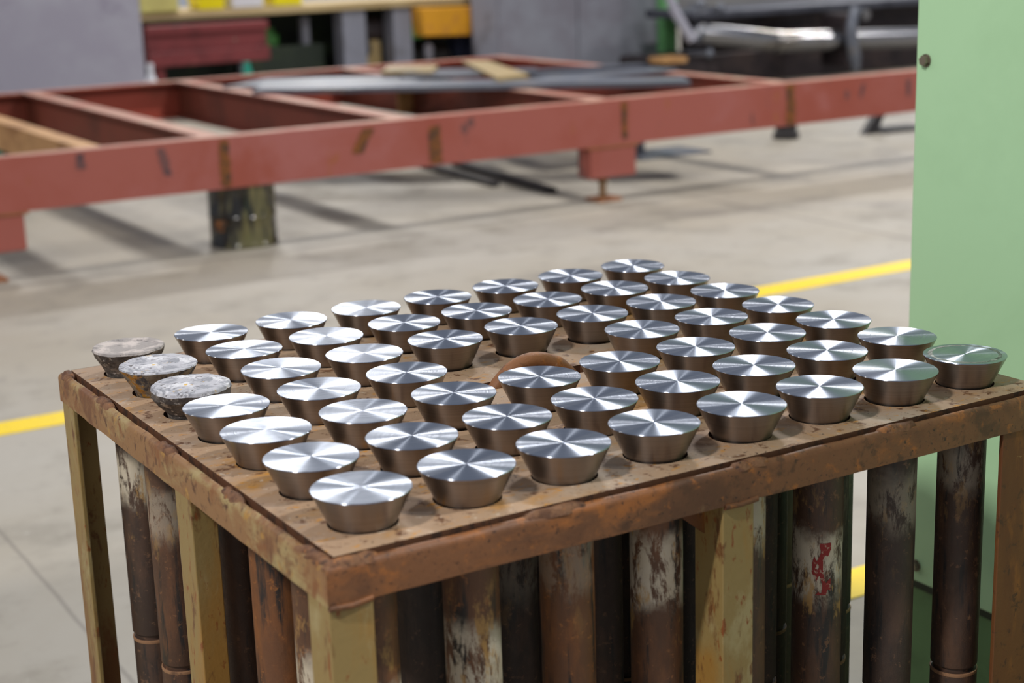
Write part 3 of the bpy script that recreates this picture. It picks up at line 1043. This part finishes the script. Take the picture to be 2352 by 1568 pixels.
slab('flat_bar', [(3.00, 7.60), (5.02, 6.02), (5.16, 6.28), (3.26, 7.98)], ZF, .028, M_mill, 'long grey steel bar lying diagonally across the frame, nearest the viewer', 'bar')
slab('steel_plate', [(3.02, 8.12), (3.45, 8.45), (4.33, 7.80), (4.00, 7.50)], ZF, .014, M_mill, 'blue grey plate lying behind the left end of the long grey bar', 'plate')
slab('steel_plate', [(4.26, 7.42), (4.05, 7.74), (4.40, 8.10), (4.95, 7.55), (4.78, 7.28)], ZF + .0145, .014, M_mill_dark, 'dark grey plate in the middle of the loose steel', 'plate')
slab('steel_strip', [(4.02, 7.94), (4.26, 8.30), (4.50, 8.06), (4.26, 7.70)], ZF + .029, .02, M_ochre, 'short ochre strip lying on the grey plates', 'strip')
slab('steel_strip', [(4.78, 8.23), (4.90, 8.10), (4.50, 6.93), (4.25, 6.88)], ZF + .0295, .022, M_ochre, 'long ochre strip lying across the grey plates', 'strip')
slab('steel_plate', [(4.72, 7.62), (5.50, 7.50), (5.56, 6.86), (4.62, 6.80)], ZF, .014, M_mill, 'grey plate near the right cross beam', 'plate')
slab('flat_bar', [(4.66, 7.24), (5.48, 7.06), (5.50, 7.20), (4.68, 7.40)], ZF + .0145, .022, M_mill_dark, 'dark flat bar lying on the right hand grey plate', 'bar')

# ------------------------------------------------------------------ background, left to right
lc = empty('grey_cabinet', (2.0, 10.6, 0), 'big plain light grey cabinet at the upper left', 'cabinet')
child(MB().box((.4, 10.2, .06), (3.235, 11.0, 2.0)), 'body', M_grey, lc, bevel=.008)
child(MB().box((.45, 10.24, 0), (3.18, 10.95, .06)), 'base', M_black, lc)

rc = empty('grey_cabinet', (7.8, 11.7, 0), 'grey double door cabinet between the orange bin and the dark machine', 'cabinet')
child(MB().box((6.90, 11.32, .05), (8.72, 11.78, 1.95)), 'body', M_grey_post, rc)
child(MB().box((6.905, 11.30, .08), (7.752, 11.321, 1.93)), 'door', M_grey2, rc, bevel=.004)
child(MB().box((7.764, 11.30, .08), (8.715, 11.321, 1.93)), 'door', M_grey2, rc, bevel=.004)
child(MB().tube([(7.70, 11.29, .95), (7.70, 11.265, .97), (7.70, 11.265, 1.08), (7.70, 11.29, 1.1)], .008, 8), 'handle', M_bolt, rc)
child(MB().box((6.95, 11.35, 0), (8.67, 11.75, .05)), 'base', M_black, rc)

be = empty('workbench', (5.4, 12.4, 0), 'wood topped workbench along the back between the two grey cabinets', 'workbench')
child(MB().box((3.55, 12.0, .80), (7.6, 12.8, .865)), 'worktop', M_wood, be, bevel=.006)
child(MB().box((3.60, 12.72, .06), (7.55, 12.76, .80)), 'shade_panel', M_under, be)  # added dark sheet standing in for the shade under the worktop
for (xa, xb) in ((5.72, 5.95), (6.23, 6.42)):
    child(MB().box((xa, 12.06, 0), (xb, 12.25, .80)), 'leg', M_grey_post, be)
child(MB().box((3.62, 12.06, 0), (3.72, 12.2, .80)), 'leg', M_grey_post, be)
child(MB().box((7.4, 12.06, 0), (7.5, 12.2, .80)), 'leg', M_grey_post, be)
child(MB().box((3.6, 12.3, .10), (7.5, 12.72, .13)), 'lower_shelf', M_under, be)
cr = MB().box((3.83, 11.95, .8655), (4.16, 12.45, 1.06))
tag(cr.build('cream_box', M_cream, bevel=.01), 'cream yellow box standing on the left end of the workbench', 'box')
for n_, (xa, xb, mt, lb_) in enumerate(((4.36, 4.62, M_yel_plastic, 'yellow tub on the workbench next to the cream box'), (4.66, 4.98, M_white, 'white tray on the workbench between two yellow tubs'), (5.05, 5.35, M_yel_plastic, 'yellow tub on the workbench right of the white tray'))):
    m = MB()
    vs = [(xa + .02, 12.05, .866), (xb - .02, 12.05, .866), (xb - .02, 12.3, .866), (xa + .02, 12.3, .866), (xa, 12.03, 1.02), (xb, 12.03, 1.02), (xb, 12.32, 1.02), (xa, 12.32, 1.02)]
    m.add(vs, [(0, 3, 2, 1), (4, 5, 6, 7), (0, 1, 5, 4), (1, 2, 6, 5), (2, 3, 7, 6), (3, 0, 4, 7)])
    tag(m.build('plastic_tub', mt, bevel=.008), lb_, 'tub')

# maroon rail rack below the bench front
mr = empty('maroon_rail', (4.35, 11.8, 0), 'maroon steel rail with two ribs standing in front of the workbench', 'rail')
child(MB().box((3.80, 11.78, .43), (4.86, 11.86, .765)), 'web', M_maroon, mr)
for z, hh in ((.69, .075), (.43, .12)):
    child(MB().box((3.79, 11.735, z), (4.87, 11.79, z + hh)), 'rib', M_maroon, mr, bevel=.01)
child(MB().box((3.86, 11.80, 0), (3.94, 11.86, .43)).box((3.80, 11.72, 0), (4.0, 11.95, .02)), 'foot', M_maroon, mr)
child(MB().box((4.62, 11.80, 0), (4.70, 11.86, .43)).box((4.56, 11.72, 0), (4.76, 11.95, .02)), 'foot', M_grey_post, mr)
for z in (.695, .615, .52):
    child(MB().lathe([(.012, 0), (.012, .012)], 10, (0, 0, 0)), 'bolt', M_bolt, mr)
    b_ = [o for o in mr.children if o.name.startswith('bolt')][-1]
    b_.matrix_parent_inverse = Matrix.Identity(4)
    b_.location = Vector((4.57, 11.78, z)) - mr.location
    b_.rotation_euler = (R(90), 0, 0)

# small things below the bench
bt = MB().lathe([(.05, 0), (.055, .01), (.055, .30), (.05, .36), (.022, .43), (.022, .47), (.026, .47), (.026, .505)], 20, (3.61, 11.2, 0))
tag(bt.build('white_bottle', M_white, smooth=40), 'white plastic bottle standing beside the left grey cabinet', 'bottle')
tl = MB().lathe([(.045, 0), (.05, .01), (.05, .34), (.03, .40), (.03, .44)], 18, (4.55, 11.5, 0))
tag(tl.build('teal_canister', M_teal, smooth=40), 'teal canister on the floor below the maroon rail', 'canister')
t2 = MB().lathe([(.06, 0), (.065, .01), (.065, .33), (.03, .39), (.03, .42)], 18, (1.46, 7.6, 0))
tag(t2.build('teal_canister', M_teal, smooth=40), 'teal canister inside the red frame at the left edge', 'canister')
gm_ = empty('green_gearbox', (5.25, 12.4, 0), 'dark green gearbox under the workbench right of the maroon rail', 'machine')
child(MB().box((4.92, 12.32, .131), (5.65, 12.68, .50)), 'housing', M_under, gm_, bevel=.02)
child(MB().lathe([(.10, 0), (.10, .1), (.06, .11), (.06, .16)], 20, (5.15, 12.45, .50)), 'cap', M_leaf, gm_, smooth=40)
child(MB().box((5.45, 12.34, .50), (5.52, 12.42, .74)), 'lever', M_grey_post, gm_)
vc = empty('bench_grinder', (6.10, 12.2, 0), 'grey bench grinder under the workbench between the two grey legs', 'grinder')
child(MB().tube([(5.98, 12.35, .60), (6.22, 12.35, .60)], .11, 20), 'motor', M_machine, vc, smooth=40)
child(MB().tube([(5.97, 12.20, .45), (6.02, 12.20, .45)], .09, 20), 'wheel', M_black, vc, smooth=40)
child(MB().box((5.98, 12.26, .25), (6.2, 12.44, .5)), 'pedestal', M_ochre, vc, bevel=.02)
child(MB().box((5.97, 12.2, .131), (6.22, 12.5, .25)), 'base', M_grey, vc, bevel=.01)
gp = MB().box((6.43, 12.07, .50), (6.56, 12.2, .79))
tag(gp.build('green_box', M_leaf, bevel=.015), 'small green box fixed beside the right bench leg', 'box')
ob_ = empty('orange_bin', (6.8, 11.95, 0), 'orange plastic storage bin hanging under the right end of the workbench', 'bin')
m = MB()
m.add([(6.45, 11.88, .53), (7.02, 11.88, .51), (7.02, 12.15, .51), (6.45, 12.15, .53), (6.42, 11.84, .79), (7.06, 11.84, .775), (7.06, 12.15, .775), (6.42, 12.15, .79)],
      [(0, 3, 2, 1), (4, 5, 6, 7), (0, 1, 5, 4), (1, 2, 6, 5), (2, 3, 7, 6), (3, 0, 4, 7)])
child(m, 'front_panel', M_orange, ob_, bevel=.012)
child(MB().box((7.062, 11.9, .51), (7.25, 12.15, .775)), 'side_panel', M_amber, ob_, bevel=.01)
child(MB().box((6.43, 11.95, .785), (7.24, 12.15, .7995)), 'hanger', M_black, ob_)
nv = MB()
n = 24
o_ = []
for i in range(n + 1):
    o_.append((6.93 + .42 * i / n, 12.16 + .02 * math.sin(i * 1.7)))
o_ += [(7.35, 12.3), (6.93, 12.3)]
nv.prism(o_, lambda p, e: (p[0], p[1], .50 * e))
tag(nv.build('navy_cover', M_navy), 'dark blue pleated cloth cover below the orange bin', 'cover')
bw = empty('black_compressor', (6.72, 12.3, 0), 'black compressor under the orange bin', 'compressor')
child(MB().tube([(6.50, 12.35, .3), (6.9, 12.35, .3)], .14, 20), 'tank', M_black, bw, smooth=40)
child(MB().lathe([(.03, 0), (.045, .03), (.045, .12), (.02, .15)], 16, (6.63, 12.14, .30)), 'filter', M_grey, bw, smooth=40)
child(MB().box((6.55, 12.28, .131), (6.85, 12.42, .18)), 'base', M_black, bw)

# green post
pg = MB().box((8.56, 11.04, 0), (8.71, 11.16, 2.2))
M_post = nmat('pale_green_post', (112, 178, 112), [((100, 164, 100), 3, .5, .65)], rough=.5)
tag(pg.build('green_post', M_post, bevel=.006), 'green steel post right of the double door cabinet', 'post')

# dark machine with the bright bent pipe
mc = empty('pipe_machine', (10.0, 10.9, 0), 'dark steel machine with a thick bright bent pipe at the upper right', 'machine')
child(MB().box((8.0, 10.5, 0), (12.6, 11.0, .30)), 'bed', M_machine, mc, bevel=.02)
child(MB().box((8.7, 10.6, .30), (12.6, 11.0, .62)), 'body', M_machine, mc, bevel=.02)
child(MB().box((8.3, 10.25, .62), (12.6, 11.0, .70)), 'table', M_mill_dark, mc, bevel=.02)
pp = []
for i in range(13):
    t = i / 12
    pp.append((8.32 + .75 * t, 10.22 - .20 * t ** 1.5, .50 - .105 * t ** 1.3))
pp += [(9.3, 10.0, .39), (10.0, 9.98, .365), (11.0, 9.95, .33), (12.4, 9.9, .29)]
child(MB().tube(pp, .095, 28), 'bent_pipe', M_chrome, mc, smooth=50)
child(MB().tube([(9.02, 10.02, .40), (9.07, 10.015, .397)], .103, 28), 'pipe_band', M_chrome, mc, smooth=50)
st = []
child(MB().box((9.77, 9.86, .12), (9.90, 10.24, .62)), 'clamp_jaw', M_machine, mc, bevel=.03)
child(MB().tube([(9.84, 9.85, .66), (9.78, 9.83, .52), (9.79, 9.83, .36), (9.83, 9.84, .22), (9.87, 9.86, .10)], [.045, .05, .055, .06, .04], 14), 'clamp_arm', M_mill, mc, smooth=60)
child(MB().lathe([(.05, 0), (.05, .06)], 20), 'clamp_pin', M_chrome, mc, smooth=40)
b_ = [o for o in mc.children if o.name.startswith('clamp_pin')][0]
b_.matrix_parent_inverse = Matrix.Identity(4)
b_.location = Vector((9.93, 9.86, .60)) - mc.location
b_.rotation_euler = (R(90), 0, 0)
child(MB().tube([(8.05, 10.3, .86), (8.10, 10.26, .70), (8.24, 10.2, .45)], .045, 12), 'slanted_bar', M_grey, mc, smooth=50)
child(MB().tube([(8.24, 10.2, .45), (8.34, 10.2, .52), (8.38, 10.22, .50)], [.03, .06, .05], 12), 'elbow', M_mill, mc, smooth=50)
child(MB().box((7.98, 10.25, .26), (8.22, 10.5, .31)), 'step', M_tan, mc)
child(MB().box((8.02, 10.28, 0), (8.6, 10.5, .26)), 'gearbox', M_machine, mc, bevel=.02)
for (x, z) in ((8.33, .76), (8.42, .33), (8.55, .72)):
    child(MB().lathe([(.001, -.045), (.03, -.035), (.045, 0), (.03, .035), (.001, .045)], 14, (x, 10.19, z)).box((x - .015, 10.19, z - .015), (x + .015, 10.52, z + .015)), 'knob', M_mill, mc, smooth=60)

bpy.context.view_layer.update()
